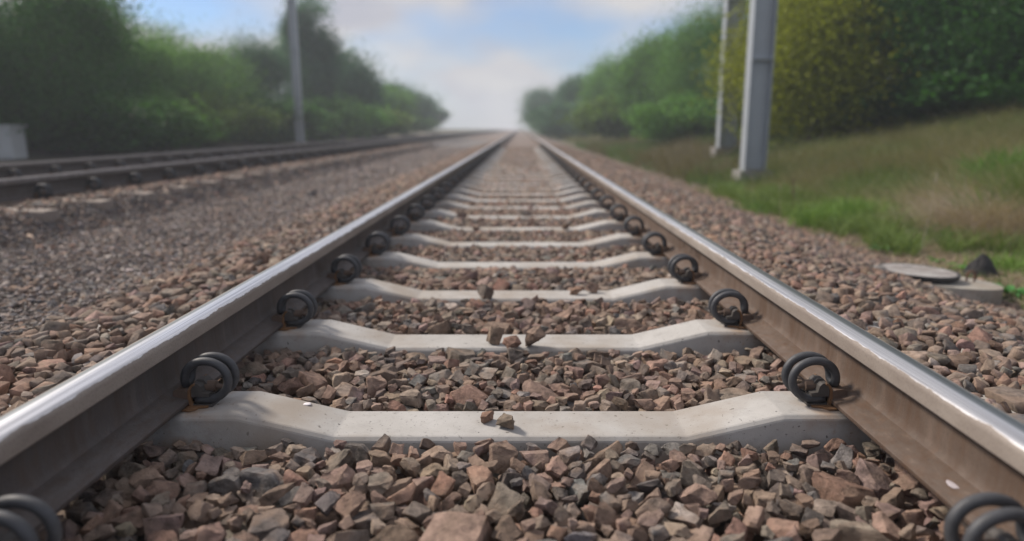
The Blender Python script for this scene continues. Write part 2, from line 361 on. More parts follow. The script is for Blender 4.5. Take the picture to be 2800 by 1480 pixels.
# ------------------------------------------------------------------ sleepers
NUM = ('first second third fourth fifth sixth seventh eighth ninth tenth eleventh twelfth thirteenth fourteenth fifteenth sixteenth '
       'seventeenth eighteenth nineteenth twentieth').split()
NUM += ['twenty-' + w for w in NUM[:9]] + ['thirtieth'] + ['thirty-' + w for w in NUM[:9]] + ['fortieth'] + ['forty-' + w for w in NUM[:9]]
def sleeper_mesh():
    prof = [(-1.30, -0.012), (-0.95, 0.0), (-0.572, 0.0), (-0.372, -0.049), (0.372, -0.049), (0.572, 0.0), (0.95, 0.0), (1.30, -0.012)]
    wt, wb, ch = 0.066, 0.100, 0.009
    vs, fs = [], []
    for x, z in prof:
        zb = -0.21
        vs += [(x, -wb, zb), (x, -wt - ch, z - ch * 1.0), (x, -wt, z), (x, wt, z), (x, wt + ch, z - ch * 1.0), (x, wb, zb)]
    for k in range(len(prof) - 1):
        for i in range(5):
            a = k * 6 + i; fs.append((a, a + 1, a + 7, a + 6))
    fs += [tuple(range(6)), tuple(len(vs) - 6 + i for i in range(6))[::-1]]
    bm = bmesh.new(); bv = [bm.verts.new(v) for v in vs]
    for f in fs: bm.faces.new([bv[i] for i in f])
    bmesh.ops.recalc_face_normals(bm, faces=bm.faces)
    es = [e for e in bm.edges if len(e.link_faces) == 2 and 0.15 < e.calc_face_angle(0)]
    bmesh.ops.bevel(bm, geom=es, offset=0.0022, segments=1, affect='EDGES', clamp_overlap=True)
    me = bpy.data.meshes.new('sleeper'); bm.to_mesh(me); bm.free(); me.materials.append(M_CONC); return me
SM = sleeper_mesh(); SY0 = 0.817; PITCHS = 0.6
sl0 = bpy.data.objects.new('concrete_sleeper', SM); NS = 36
extra = {1: 'with two loose stones and a white petal on it', 2: 'with three brown stones lying at its middle', 3: 'half covered at its middle by stones'}
for k in range(NS):
    o = sl0 if k == 0 else sl0.copy(); COL.objects.link(o); o.location = (0, SY0 + PITCHS * k, 0)
    if k == 0: lab = 'grey concrete sleeper nearest the viewer, mostly buried, under the lowest pair of clips'
    else: lab = '%s concrete sleeper in full view%s' % (NUM[k - 1], ' ' + extra[k] if k in extra else ' on the near track')
    tag(o, lab, 'sleeper', 'concrete sleepers under the near track')
NS2 = 26
SM2 = SM.copy(); SM2.materials.clear(); SM2.materials.append(M_CONCD)
for k in range(NS2):
    o = sl0.copy(); o.data = SM2; COL.objects.link(o); o.location = (X2, 4.30 + PITCHS * k, Z2)
    tag(o, '%s concrete sleeper counted from the front of the second track at left' % NUM[k], 'sleeper', 'concrete sleepers under the second track')

# ------------------------------------------------------------------ ring spring clips (x points away from the rail, rail foot edge at x = 0)
def make_clip():
    root = empty('spring_clip', (0, 0, 0))
    rx, rz, rod = 0.0475, 0.0425, 0.0090
    cx, cz = 0.035, rod + rz + 0.006
    def loop(y, sgn):
        pts = [(cx - 0.024, y, cz - rz), (cx - 0.012, y, cz - rz)]
        for t in np.linspace(-90, 178, 30):          # bottom -> outside -> top -> down on the rail side
            a = R(t); fl = 1.0
            yy = y + sgn * 0.004 * max(0, (t - 60) / 120)
            pts.append((cx + rx * math.cos(a), yy, cz + rz * math.sin(a) * fl))
        return pts
    a = loop(-0.0195, 1); b = loop(0.0195, -1)
    mid = [(cx - rx - 0.0005, -0.0130, cz - 0.008), (cx - rx - 0.002, -0.006, cz - 0.0135), (cx - rx - 0.0022, 0, cz - 0.0150),
           (cx - rx - 0.002, 0.006, cz - 0.0135), (cx - rx - 0.0005, 0.0130, cz - 0.008)]
    bm = bmesh.new(); add_tube(bm, a + mid + b[::-1], rod, 14); bm_obj('spring', bm, M_SPRING, root, smooth=True)
    # cast shoulder: foot, central body, rounded boss, arms gripping both rod ends
    bm = bmesh.new()
    add_box(bm, 0.004, 0.048, -0.028, 0.028, 0.0, 0.0065)
    add_prism_y(bm, [(0.004, 0.006), (0.040, 0.006), (0.040, 0.022), (0.034, 0.028), (0.031, 0.048), (0.024, 0.056), (0.012, 0.057), (0.004, 0.048)], -0.0095, 0.0095)
    bm_obj('shoulder', bm, M_SHOULD, root, bevel=0.0018)
    for s in (-1, 1):
        bm = bmesh.new()
        add_prism_y(bm, [(0.005, 0.0232), (0.042, 0.0232), (0.043, 0.0305), (0.029, 0.0325), (0.026, 0.046), (0.020, 0.052), (0.011, 0.053), (0.005, 0.046)], *sorted((s * 0.0098, s * 0.0285)))
        bm_obj('arm', bm, M_SHOULD, root, bevel=0.0016)
    bm = bmesh.new(); add_tube(bm, [(0.018, 0, 0.038), (0.048, 0, 0.038), (0.049, 0, 0.038), (0.066, 0, 0.034)], lambda t: 0.0125 if t < 0.5 else 0.006, 14)
    bm_obj('boss', bm, M_BROWN, root, bevel=0.0008)
    bm = bmesh.new()      # rusty strap standing at the foot edge
    p0 = [(0.0015, 0.0), (-0.002, 0.022), (0.0, 0.040), (0.006, 0.050), (0.013, 0.054)]
    p1 = [(0.015, 0.0505), (0.0085, 0.046), (0.0045, 0.038), (0.0035, 0.022), (0.008, 0.0)]
    add_prism_y(bm, p0 + p1, -0.0320, -0.0240); bm_obj('strap', bm, M_RUST, root, bevel=0.001)
    bm = bmesh.new(); add_prism_y(bm, p0 + p1, 0.0240, 0.0320); bm_obj('strap', bm, M_RUST, root, bevel=0.001)
    bm = bmesh.new()      # insulator block lying on the rail foot under the spring's toe
    add_prism_y(bm, [(-0.033, 0.0245), (-0.0015, 0.0170), (-0.0015, 0.0345), (-0.008, 0.0385), (-0.027, 0.0400), (-0.032, 0.0370)], -0.031, 0.031)
    bm_obj('insulator', bm, M_BROWN, root, bevel=0.0025)
    bm = bmesh.new()      # thin rusty tongue of the rail pad
    pr = [(-0.012, -0.052), (0.010, -0.056), (0.020, -0.049), (0.023, -0.038), (0.040, -0.034), (0.042, 0.034), (0.022, 0.040), (0.012, 0.052), (-0.012, 0.050)]
    lo = [bm.verts.new((x, y, 0.0005)) for x, y in pr]; hi = [bm.verts.new((x, y, 0.0042)) for x, y in pr]
    bm.faces.new(lo[::-1]); bm.faces.new(hi)
    for q in range(len(pr)): bm.faces.new((lo[q], lo[(q + 1) % len(pr)], hi[(q + 1) % len(pr)], hi[q]))
    bm_obj('pad', bm, M_RUST, root, bevel=0.0008)
    return root
clip0 = make_clip(); clip_used = [False]
def place_clip(x, y, z, away, label, group):
    if not clip_used[0]: r = clip0; clip_used[0] = True
    else:
        r = clip0.copy(); COL.objects.link(r)
        for ch in clip0.children:
            c = ch.copy(); COL.objects.link(c); c.parent = r
    r.location = (x, y, z); r.rotation_euler = (random.uniform(-.02, .02), 0, (0 if away > 0 else math.pi) + random.uniform(-0.08, 0.08))
    r.location.y += random.uniform(-.008, .008)
    tag(r, label, 'rail clip', group)
EDGE = RX - 0.0625
for side, nm in ((-1, 'left'), (1, 'right')):
    for k in range(NS):
        where = 'cut by the bottom edge of the picture' if k == 0 else 'at the %s sleeper in full view' % NUM[k - 1]
        place_clip(side * EDGE, SY0 + PITCHS * k, 0, -side, 'dark ring clip on the %s rail %s' % (nm, where), 'spring clips of the %s rail' % nm)
for rx_, nm in ((X2 + EDGE + 0.125, 'closer'), (X2 - RX + 0.0625, 'rear')):
    for k in range(NS2):
        place_clip(rx_, 4.30 + PITCHS * k, Z2, 1, 'dark ring clip on the %s rail of the second track, %s from the front' % (nm, NUM[k]), 'spring clips of the second track')

# ------------------------------------------------------------------ stones
def hull_planes(rg, n):
    nn = rg.normal(size=(n, 3)); nn /= np.linalg.norm(nn, axis=1)[:, None]
    nn = np.concatenate([nn, [[0, 0, 1], [0, 0, -1], [1, 0, 0], [-1, 0, 0], [0, 1, 0], [0, -1, 0]] + rg.normal(size=(6, 3)) * 0.18])
    nn /= np.linalg.norm(nn, axis=1)[:, None]
    d = rg.uniform(0.50, 1.0, len(nn)); return nn, d
def hull_mesh(nn, d, lod, seed):
    pts = []
    n = len(nn)
    for a in range(n):
        for b in range(a + 1, n):
            for c in range(b + 1, n):
                A = nn[[a, b, c]]; det = np.linalg.det(A)
                if abs(det) < 1e-3: continue
                p = np.linalg.solve(A, d[[a, b, c]])
                if np.all(nn @ p <= d + 1e-6) and np.linalg.norm(p) < 1.6: pts.append(p)
    bm = bmesh.new()
    for p in pts: bm.verts.new(p)
    bmesh.ops.remove_doubles(bm, verts=bm.verts, dist=0.06)
    r = bmesh.ops.convex_hull(bm, input=bm.verts)
    bmesh.ops.delete(bm, geom=[v for v in bm.verts if not v.link_faces], context='VERTS')
    bmesh.ops.dissolve_limit(bm, angle_limit=0.08, verts=bm.verts, edges=bm.edges)
    if lod >= 1:
        bmesh.ops.bevel(bm, geom=list(bm.edges), offset=0.022 if lod == 1 else 0.035, segments=1 if lod == 1 else 2, profile=0.6, affect='EDGES', clamp_overlap=True)
    bmesh.ops.triangulate(bm, faces=bm.faces)
    if lod == 2:
        for _ in range(2):
            es = [e for e in bm.edges if e.calc_length() > 0.34]
            if es: bmesh.ops.subdivide_edges(bm, edges=es, cuts=1, use_grid_fill=False)
            bmesh.ops.triangulate(bm, faces=bm.faces)
        bm.normal_update()
        for v in bm.verts:
            p = v.co * 1.5 + Vector((seed * 7.1, seed * 3.3, 0))
            v.co += v.normal * (0.12 * noise.noise(p) + 0.08 * noise.noise(p * 2.7) + 0.05 * noise.noise(p * 6.0))
    bmesh.ops.recalc_face_normals(bm, faces=bm.faces)
    bm.verts.ensure_lookup_table()
    V = np.array([v.co[:] for v in bm.verts]); T = np.array([[v.index for v in f.verts] for f in bm.faces]); bm.free(); return V, T
NB = 36; BASE = []
for k in range(NB):
    rg = np.random.default_rng(100 + k); nn, d = hull_planes(rg, rg.integers(5, 9))
    BASE.append((nn, d, [hull_mesh(nn, d, l, k) for l in (0, 1, 2)]))
def rot_mat(az, tilt, taz):
    return np.array(Matrix.Rotation(taz, 3, 'Z') @ Matrix.Rotation(tilt, 3, 'X') @ Matrix.Rotation(az, 3, 'Z'))
PAL = np.array([(0.215, 0.150, 0.112), (0.25, 0.165, 0.128), (0.27, 0.160, 0.115), (0.23, 0.182, 0.145), (0.20, 0.168, 0.140),
                (0.30, 0.235, 0.18), (0.165, 0.135, 0.115), (0.175, 0.165, 0.155), (0.245, 0.17, 0.15), (0.105, 0.092, 0.086), (0.30, 0.270, 0.24), (0.155, 0.152, 0.15)])
_g = PAL.mean(1, keepdims=True); PAL = _g + (PAL - _g) * 0.84
PALW = np.array([5, 5, 3, 4, 4, 2.5, 4, 2.2, 3.5, 1.5, 0.9, 1.2]); PALW = PALW / PALW.sum()
PALG = np.array([(0.20, 0.19, 0.195), (0.26, 0.245, 0.245), (0.12, 0.125, 0.14), (0.36, 0.34, 0.325), (0.24, 0.175, 0.14), (0.19, 0.155, 0.14), (0.38, 0.35, 0.33), (0.08, 0.085, 0.10)])
PALGW = np.array([5, 4, 3, 3, 3, 3, 1.2, 1.5]); PALGW = PALGW / PALGW.sum()
def make_variants(n, rg, res, flat=(0.42, 0.78)):
    out = []
    for q in range(n):
        b = rg.integers(NB); nn, d, _ = BASE[b]
        s = np.array([1.0, rg.uniform(0.62, 0.9), rg.uniform(*flat)]) * 0.5 * (1 if rg.random() > .08 else 1.2)
        out.append((b, s, rot_mat(rg.uniform(0, 6.28), abs(rg.normal(0, 0.55)), rg.uniform(0, 6.28))))
    return out
def drop_field(x0, x1, y0, y1, res, size, level, avoid, rg, per_m2, tries, variants, floor):
    nx, ny = int((x1 - x0) / res), int((y1 - y0) / res)
    xs = x0 + (np.arange(nx) + .5) * res; ys = y0 + (np.arange(ny) + .5) * res
    H = floor(xs[:, None], ys[None, :]) * np.ones((nx, ny)); avoid(H, xs, ys)
    placed = []; cnt = int((x1 - x0) * (y1 - y0) * per_m2); maps = {}
    lv = level(xs)
    for _ in range(cnt):
        v = rg.integers(len(variants)); sz = float(np.clip(rg.lognormal(math.log(size), 0.36), size * .42, size * 1.9))
        szq = round(sz / 0.004) * 0.004; key = (v, szq)
        if key not in maps:
            b, s, Rm = variants[v]; nn, d, _ = BASE[b]; S = s * szq
            m = (Rm @ (nn / S).T).T; r = int(math.ceil(szq * 0.72 / res))
            g = np.arange(-r, r + 1) * res; X, Y = np.meshgrid(g, g, indexing='ij')
            top = np.full(X.shape, 9.0); bot = np.full(X.shape, -9.0)
            for (mx_, my_, mz_), dd in zip(m, d):
                t = (dd - mx_ * X - my_ * Y) / (mz_ if abs(mz_) > 1e-6 else 1e-6)
                if mz_ > 0: top = np.minimum(top, t)
                else: bot = np.maximum(bot, t)
            ok = top > bot; maps[key] = (r, ok, np.where(ok, top, -9), np.where(ok, bot, 9.0))
        r, ok, top, bot = maps[key]; best = None
        for _t in range(tries):
            i_ = rg.integers(r, nx - r - 1); j_ = rg.integers(r, ny - r - 1)
            z = (H[i_ - r:i_ + r + 1, j_ - r:j_ + r + 1] - bot).max()
            e = z - lv[i_]
            if best is None or e < best[0]: best = (e, i_, j_, z)
        e, i_, j_, z = best
        if e > -0.10 * sz: continue
        z -= 0.06 * sz
        P = H[i_ - r:i_ + r + 1, j_ - r:j_ + r + 1]; np.maximum(P, np.where(ok, z + top, -9), out=P)
        placed.append((xs[i_], ys[j_], z, v, szq))
    return placed
class Pile:
    def __init__(s): s.V = []; s.T = []; s.C = []; s.n = 0
    def add(s, x, y, z, b, S, Rm, lod, col):
        v, t = BASE[b][2][lod]; w = (v * S) @ Rm.T + (x, y, z)
        s.V.append(w); s.T.append(t + s.n); s.C.append(np.broadcast_to(col, w.shape)); s.n += len(w)
    def build(s, name, mat): return fast_mesh(name, np.concatenate(s.V), np.concatenate(s.T), mat, np.concatenate(s.C))
def pick(rg, pal, w):
    return pal[rg.choice(len(pal), p=w)] * rg.uniform(0.72, 1.28) * (1 + rg.normal(0, 0.022, 3))
pile = Pile(); VAR = make_variants(90, rng, 0.004)
def avoid_near(H, xs, ys):
    X = xs[:, None]; Y = ys[None, :]
    for k in range(-3, NS):
        c = SY0 + PITCHS * k
        zt = np.interp(np.abs(X), [0.372, 0.572, 1.30], [-0.049, 0.0, -0.012])
        m = (np.abs(Y - c) < 0.084) & (np.abs(X) < 1.31); H[m] = np.broadcast_to(zt + 0.0, H.shape)[m]
        if True:
            m2 = (np.abs(Y - c) < 0.05) & (np.abs(np.abs(X) - 0.66) < 0.06); H[m2] = 1.0
def avoid_second(H, xs, ys):
    X = xs[:, None] - X2; Y = ys[None, :]
    for k in range(NS2):
        m = (np.abs(Y - (4.3 + PITCHS * k)) < 0.112) & (np.abs(X) < 1.31); H[m] = Z2 - 0.01
    m = (np.abs(np.abs(X) - RX) < 0.066) & (Y > -9); H[np.broadcast_to(m, H.shape)] = 1.0
def floor_fn(off): return lambda X, Y: ballast_top(X) - off + 0.0 * Y
def run(x0, x1, y0, y1, res, size, per, tries, lodf, avoid=avoid_near, off=0.075, lev=0.0, inner=False):
    lvf = lambda xs: ballast_top(xs) + lev
    for (x, y, z, v, sz) in drop_field(x0, x1, y0, y1, res, size, lvf, avoid, rng, per, tries, VAR, floor_fn(off)):
        if y > 4 and z < ballast_top(x) - 0.06: continue
        b, s, Rm = VAR[v]; pile.add(x, y, z, b, s * sz, Rm, lodf(y), pick(rng, PAL, PALW))
run(-0.90, 0.90, 0.60, 3.15, 0.004, 0.058, 4200, 5, lambda y: 2 if y < 2.7 else 1, off=0.08)
run(-0.90, 0.90, 2.95, 5.6, 0.006, 0.053, 2600, 5, lambda y: 1 if y < 4.6 else 0, off=0.07, lev=0.000)
run(-0.90, 0.90, 5.4, 10.0, 0.008, 0.052, 1900, 4, lambda y: 0, off=0.07, lev=-0.006)
run(-0.90, 0.90, 9.7, 24.0, 0.012, 0.058, 900, 3, lambda y: 0, off=0.07, lev=0.000)
run(-0.90, 0.90, -1.3, 0.70, 0.010, 0.055, 1400, 3, lambda y: 0)
for a, b in ((0.80, 2.80), (-1.74, -0.80)):
    run(a, b, 1.1, 5.0, 0.006, 0.056, 2300, 5, lambda y: 1, off=0.06)
    run(a, b, 4.8, 12.0, 0.009, 0.054, 1500, 4, lambda y: 0, off=0.05)
    run(a, b, 11.8, 26.0, 0.016, 0.065, 500, 2, lambda y: 0, off=0.04)
    run(a, b, -1.3, 1.25, 0.010, 0.055, 900, 2, lambda y: 0, off=0.05)
run(-3.50, -2.72, 3.0, 12.0, 0.008, 0.052, 1200, 3, lambda y: 0, avoid=avoid_second, off=0.05)
run(-3.50, -2.72, 12.0, 22.0, 0.016, 0.06, 420, 2, lambda y: 0, avoid=avoid_second, off=0.04)
run(-5.2, -3.38, 5.0, 20.0, 0.014, 0.062, 420, 2, lambda y: 0, avoid=avoid_second, off=0.04)
for _ in range(420):      # stones that rolled down onto the verge
    x, y = 2.42 + abs(rng.normal(0, .28)), rng.uniform(2.6, 14); v = rng.integers(len(VAR)); b, s_, Rm = VAR[v]
    pile.add(x, y, float(ground_z(x, y)) + 0.004, b, s_ * rng.uniform(.02, .06), Rm, 1, pick(rng, PAL, PALW))
print('coarse stones', len(pile.V), 'verts', pile.n)
tag(pile.build('ballast', M_STONE), 'brown and grey crushed stone ballast packed around the sleepers', 'ballast', kind='stuff')

# fine grey gravel between the two tracks
fine = Pile(); VARF = make_variants(60, rng, 0.004, flat=(0.16, 0.4))
def gravel(x0, x1, y0, y1, size, per):
    n = int((x1 - x0) * (y1 - y0) * per)
    X = rng.uniform(x0, x1, n); Y = rng.uniform(y0, y1, n)
    for x, y in zip(X, Y):
        a = (x + 1.50) / -0.20 if x > -1.70 else 1.0; c = (-2.98 - x) / 0.12
        if rng.random() > a + 0.15 or (c > 0 and rng.random() < c): continue
        v = rng.integers(len(VARF)); b, s, Rm = VARF[v]; sz = size * rng.lognormal(0, 0.38)
        fine.add(x, y, ballast_top(x) - 0.002 + rng.uniform(-0.006, 0.008), b, s * sz, Rm, 0, pick(rng, PALG, PALGW))
gravel(-3.1, -1.50, 1.6, 5.0, 0.0175, 7500)
gravel(-3.1, -1.50, 5.0, 9.0, 0.021, 4600)
gravel(-3.1, -1.50, 9.0, 24.0, 0.036, 1000)
gravel(-3.05, -1.70, -1.0, 1.6, 0.036, 900)
for _ in range(260):
    x, y = rng.uniform(-2.9, -1.6), rng.uniform(2.0, 12.0); v = rng.integers(len(VAR)); b, s_, Rm = VAR[v]
    fine.add(x, y, ballast_top(x) + 0.004, b, s_ * rng.uniform(.025, .05), Rm, 1, pick(rng, PAL, PALW))
print('fine stones', len(fine.V), 'verts', fine.n)
tag(fine.build('gravel', M_GRAVEL), 'fine grey gravel chips between the two tracks', 'gravel', kind='stuff')
# compacted bed under the gravel
xs_ = np.linspace(-3.2, -1.5, 9); ys_ = np.linspace(-1.4, 40, 60); BX, BY = np.meshgrid(xs_, ys_)
BZ = ballast_top(BX) - 0.012; BV = np.stack([BX, BY, BZ], -1).reshape(-1, 3); i = np.arange(BV.shape[0]).reshape(60, 9)
BQ = np.stack([i[:-1, :-1], i[:-1, 1:], i[1:, 1:], i[1:, :-1]], -1).reshape(-1, 4)
mgv = Mat('gravel_bed'); vv = mgv.n('ShaderNodeTexVoronoi'); vv.inputs['Scale'].default_value = 55; mgv.l(mgv.tc.outputs['Object'], vv.inputs['Vector'])
s3 = mgv.n('ShaderNodeSeparateColor'); mgv.l(vv.outputs['Color'], s3.inputs[0])
mgv.base(mgv.ramp(s3.outputs[0], [(0, (0.08, 0.08, 0.085)), (0.5, (0.16, 0.15, 0.15)), (1, (0.26, 0.23, 0.21))])); mgv.rough(0.9)
mgv.bump(vv.outputs['Distance'], 1.0, 0.01)
tag(fast_mesh('gravel_path', BV, BQ, mgv.m, n=4), kind='structure')

# loose stones lying on the sleepers
def loose(px, py, z, size, b, col, label, group='loose stones on the sleepers', tilt=0.3, az=0.0, flat=0.65, cat='stone', mat=None, name='loose_stone', lod=2):
    p = at_height(px, py, z); v, t = BASE[b][2][lod]
    Rm = rot_mat(az, tilt * .35, az * 1.7); w = (v * (np.array([1, 0.78, flat]) * 0.5 * size)) @ Rm.T
    w[:, 2] -= w[:, 2].min()
    o = fast_mesh(name, w, t, mat or M_STONE, np.broadcast_to(np.array(col), w.shape)); o.location = (p.x, p.y, z - 0.001)
    return tag(o, label, cat, group)
ZM = -0.049
loose(1334, 1152, ZM, 0.044, 3, (0.24, 0.15, 0.11), 'reddish brown stone on the first full sleeper, left of its grey neighbour', az=0.5)
loose(1388, 1170, ZM, 0.052, 8, (0.20, 0.165, 0.13), 'grey brown pointed stone on the first full sleeper, right one of the pair', az=2.1, tilt=0.15)
loose(1356, 940, ZM, 0.060, 5, (0.22, 0.17, 0.13), 'grey brown upright stone, left end of the trio on the second sleeper', az=1.2, tilt=0.5, flat=0.9)
loose(1402, 955, ZM, 0.060, 11, (0.25, 0.155, 0.12), 'reddish stone in the middle of the trio on the second sleeper', az=0.2, flat=0.75)
loose(1461, 952, ZM, 0.068, 14, (0.22, 0.16, 0.125), 'tall wedge shaped brown stone on the second sleeper, right end of the trio', az=2.6, tilt=0.45, flat=0.95)
loose(1330, 818, ZM, 0.062, 17, (0.19, 0.165, 0.145), 'tall pointed grey stone standing at the middle of the third sleeper', az=0.9, tilt=0.6, flat=0.9)
loose(1575, 806, ZM, 0.050, 20, (0.26, 0.17, 0.12), 'flat reddish stone on the third sleeper, left of a taller one', az=2.2, flat=0.5)
loose(1618, 800, ZM, 0.056, 22, (0.22, 0.155, 0.125), 'tall brown stone towards the right bend of the third sleeper', az=1.4, tilt=0.5, flat=0.85)
loose(1300, 628, ZM, 0.060, 25, (0.22, 0.17, 0.14), 'small brown stone on the back edge of the sixth sleeper', az=0.4)
loose(1545, 628, ZM, 0.058, 27, (0.17, 0.12, 0.09), 'dark stone on the sixth sleeper at its right bend', az=1.9, tilt=0.5)
loose(1262, 596, ZM, 0.075, 30, (0.20, 0.15, 0.13), 'brown stone lying on the left of the seventh sleeper', az=1.0)
loose(1435, 592, ZM, 0.085, 31, (0.14, 0.13, 0.125), 'dark grey rounded stone lying mid way on the seventh sleeper', az=1.0)
# tiny pale scraps
def scrap(name, p, r, h, label, cat, mat, sx=1.0, rz=0.0, seed=0):
    bm = bmesh.new(); bmesh.ops.create_icosphere(bm, subdivisions=3, radius=1)
    for v in bm.verts:
        q = noise.noise(v.co * 1.3 + Vector((seed, 0, 0)))
        v.co = Vector((v.co.x * r * sx * (1 + .35 * q), v.co.y * r * (1 + .35 * q), v.co.z * h + 0.15 * h * noise.noise(v.co * 3)))
    o = bm_obj(name, bm, mat, None, smooth=True); o.location = p; o.rotation_euler = (0, 0, rz); return tag(o, label, cat)
p = at_height(841, 1110, -0.030); scrap('petal', (p.x, p.y, -0.049 * (0.572 - abs(p.x)) / 0.2 + 0.0014), 0.007, 0.0016, 'tiny white petal lying on the left slope of the first sleeper', 'petal', M_WHITE, 1.3)
p = at_height(1812, 1216, -0.070); scrap('paper_scrap', (p.x, p.y, p.z + .012), 0.008, 0.004, 'crumpled white paper scrap on stones before the first sleeper', 'litter', M_WHITE, 2.4, 0.3, 3)
p = at_height(2612, 1325, 0.026); scrap('splash', (p.x, p.y, 0.0255), 0.016, 0.0012, 'pale grey lilac splash on the foot of the right rail', 'stain', simple('pale_splash', (0.42, 0.38, 0.40), 0.8), 0.7, 0.2, 5)
p = at_height(1112, 1055, -0.075); scrap('plastic_shard', (p.x, p.y, p.z + .015), 0.004, 0.003, 'bluish white plastic shard sticking up between the brown stones', 'litter', M_PALE, 3.2, 0.9, 8)

# ------------------------------------------------------------------ well cover, slab and tar lump by the right shoulder
def disc(name, r, z0, z1, mat, parent, seg=64, bev=0.004, wob=0.0, seed=0):
    bm = bmesh.new()
    rr = [r * (1 + wob * noise.noise(Vector((math.cos(2 * math.pi * k / seg) * 1.5 + seed, math.sin(2 * math.pi * k / seg) * 1.5, 0)))) for k in range(seg)]
    lo = [bm.verts.new((rr[k] * math.cos(2 * math.pi * k / seg), rr[k] * math.sin(2 * math.pi * k / seg), z0)) for k in range(seg)]
    hi = [bm.verts.new((rr[k] * math.cos(2 * math.pi * k / seg), rr[k] * math.sin(2 * math.pi * k / seg), z1)) for k in range(seg)]
    bm.faces.new(lo[::-1]); bm.faces.new(hi)
    for k in range(seg): bm.faces.new((lo[k], lo[(k + 1) % seg], hi[(k + 1) % seg], hi[k]))
    return bm_obj(name, bm, mat, parent, bevel=bev)
GZ0 = -0.285
p = at_height(2594, 766, GZ0 + 0.09)
slab = empty('concrete_slab', (p.x, p.y, GZ0)); slab.rotation_euler = (R(-2), R(3), 0)
tag(slab, 'round concrete slab with a rusty lifting loop at the edge of the ballast', 'concrete slab')
disc('slab', 0.240, -0.02, 0.085, M_CONC2, slab, wob=0.03, bev=0.008)
bm = bmesh.new(); add_tube(bm, [(0.105, .02, 0.07), (0.105, .02, 0.118)] + [(0.126 - 0.021 * math.cos(a), .02, 0.118 + 0.021 * math.sin(a)) for a in np.linspace(0.1, 3.04, 10)] + [(0.147, .02, 0.118), (0.147, .02, 0.07)], 0.0052, 10)
bm_obj('lifting_loop', bm, M_LOOP, slab, smooth=True)
p2 = at_height(2508, 738, GZ0 + 0.135)
cov = empty('manhole_cover', (p2.x, p2.y, GZ0 + 0.085)); cov.rotation_euler = (R(0), R(2), 0); cov.scale = (.80, .80, 1.0)
tag(cov, 'round iron manhole cover filled with concrete, resting beside the ballast', 'manhole cover')
bm = bmesh.new(); seg = 64; prof = [(0.215, 0.0), (0.245, 0.030), (0.250, 0.048), (0.236, 0.050), (0.232, 0.044), (0.215, 0.044), (0.10, 0.0)]
rings = [[bm.verts.new((r_ * math.cos(2 * math.pi * k / seg), r_ * math.sin(2 * math.pi * k / seg), z_)) for k in range(seg)] for r_, z_ in prof]
for a_, b_ in zip(rings, rings[1:] + rings[:1]):
    for k in range(seg): bm.faces.new((a_[k], a_[(k + 1) % seg], b_[(k + 1) % seg], b_[k]))
bm_obj('iron_rim', bm, M_IRON, cov, smooth=False)
disc('concrete_fill', 0.2285, 0.01, 0.0475, mat_concrete('fill_concrete', (0.20, 0.18, 0.17), (0.42, 0.41, 0.40), rust=False), cov, bev=0.002)
bm = bmesh.new(); add_box(bm, -0.03, 0.03, 0.115, 0.125, 0.046, 0.0495); bm_obj('key_slot', bm, M_IRON, cov)
p3 = at_height(2702, 760, GZ0 + 0.02)
bm = bmesh.new(); bmesh.ops.create_icosphere(bm, subdivisions=4, radius=1)
for v in bm.verts:
    c = v.co; w = 1.0 - 0.45 * max(0, c.z); q = 0.14 * noise.noise(c * 2) + 0.05 * noise.noise(c * 7)
    v.co = Vector((c.x * 0.105 * w * (1 + q), c.y * 0.075 * w * (1 + q), 0.015 + max(c.z, -0.15) * 0.125 * (1 + q)))
tl = bm_obj('tar_lump', bm, M_TAR, None); tl.location = (p3.x + .02, p3.y + 0.10, GZ0); tag(tl, 'black pyramid shaped lump of tar speckled white, behind the round slab', 'lump')

# ------------------------------------------------------------------ grass and weeds
def blades(name, P, hgt, width, lean, cols, mat, label, droop=0.5):
    """P (n,3) roots; each blade a bent ribbon of 3 quads"""
    n = len(P); az = rng.uniform(0, 2 * np.pi, n); az2 = rng.uniform(0, 2 * np.pi, n)
    D = np.stack([np.cos(az), np.sin(az), np.zeros(n)], 1); W = np.stack([np.cos(az2), np.sin(az2), np.zeros(n)], 1)
    ts = [0, 0.35, 0.7, 1.0]; Vs = []
    for t in ts:
        c = P + np.stack([np.zeros(n), np.zeros(n), hgt * (t - droop * lean * t * t * 0.5)], 1) + D * (hgt * lean * t ** 1.6)[:, None]
        w = (width * (1 - t) ** 0.7 * 0.5 + width * 0.06)[:, None] * W
        Vs += [c - w, c + w]
    V = np.stack(Vs, 1).reshape(-1, 3); b = (np.arange(n) * 8)[:, None, None]
    T = (np.array([[0, 1, 3, 2], [2, 3, 5, 4], [4, 5, 7, 6]])[None] + b).reshape(-1, 4)
    o = fast_mesh(name, V, T, mat, np.repeat(cols, 8, 0), n=4)
    return tag(o, label, 'grass', kind='stuff') if label else o
def gcol(n, a, b, j=0.25):
    t = rng.random((n, 1)); c = np.array(a) * (1 - t) + np.array(b) * t; return c * rng.uniform(1 - j, 1 + j, (n, 1))
def patchy(x, y, f, s):
    return np.array([noise.noise(Vector((a * f, b * f, s))) for a, b in zip(x, y)])
def scatter(n, x0, x1, y0, y1): return rng.uniform(x0, x1, n), rng.uniform(y0, y1, n)
def clump_pts(cx, cy, r, n):
    return rng.normal(cx, r, n), rng.normal(cy, r, n)
Gs = {'g': [], 'd': []}
def put(kind, x, y, h, w, lean, c):
    k = x > 2.42
    x, y, h, w, lean, c = x[k], y[k], h[k], w[k], lean[k], c[k]
    Gs[kind].append((np.stack([x, y, ground_z(x, y) - 0.01], 1), h, w, lean, c))
GA, GB = (0.070, 0.125, 0.030), (0.185, 0.235, 0.080); DA, DB = (0.27, 0.20, 0.15), (0.50, 0.42, 0.33)
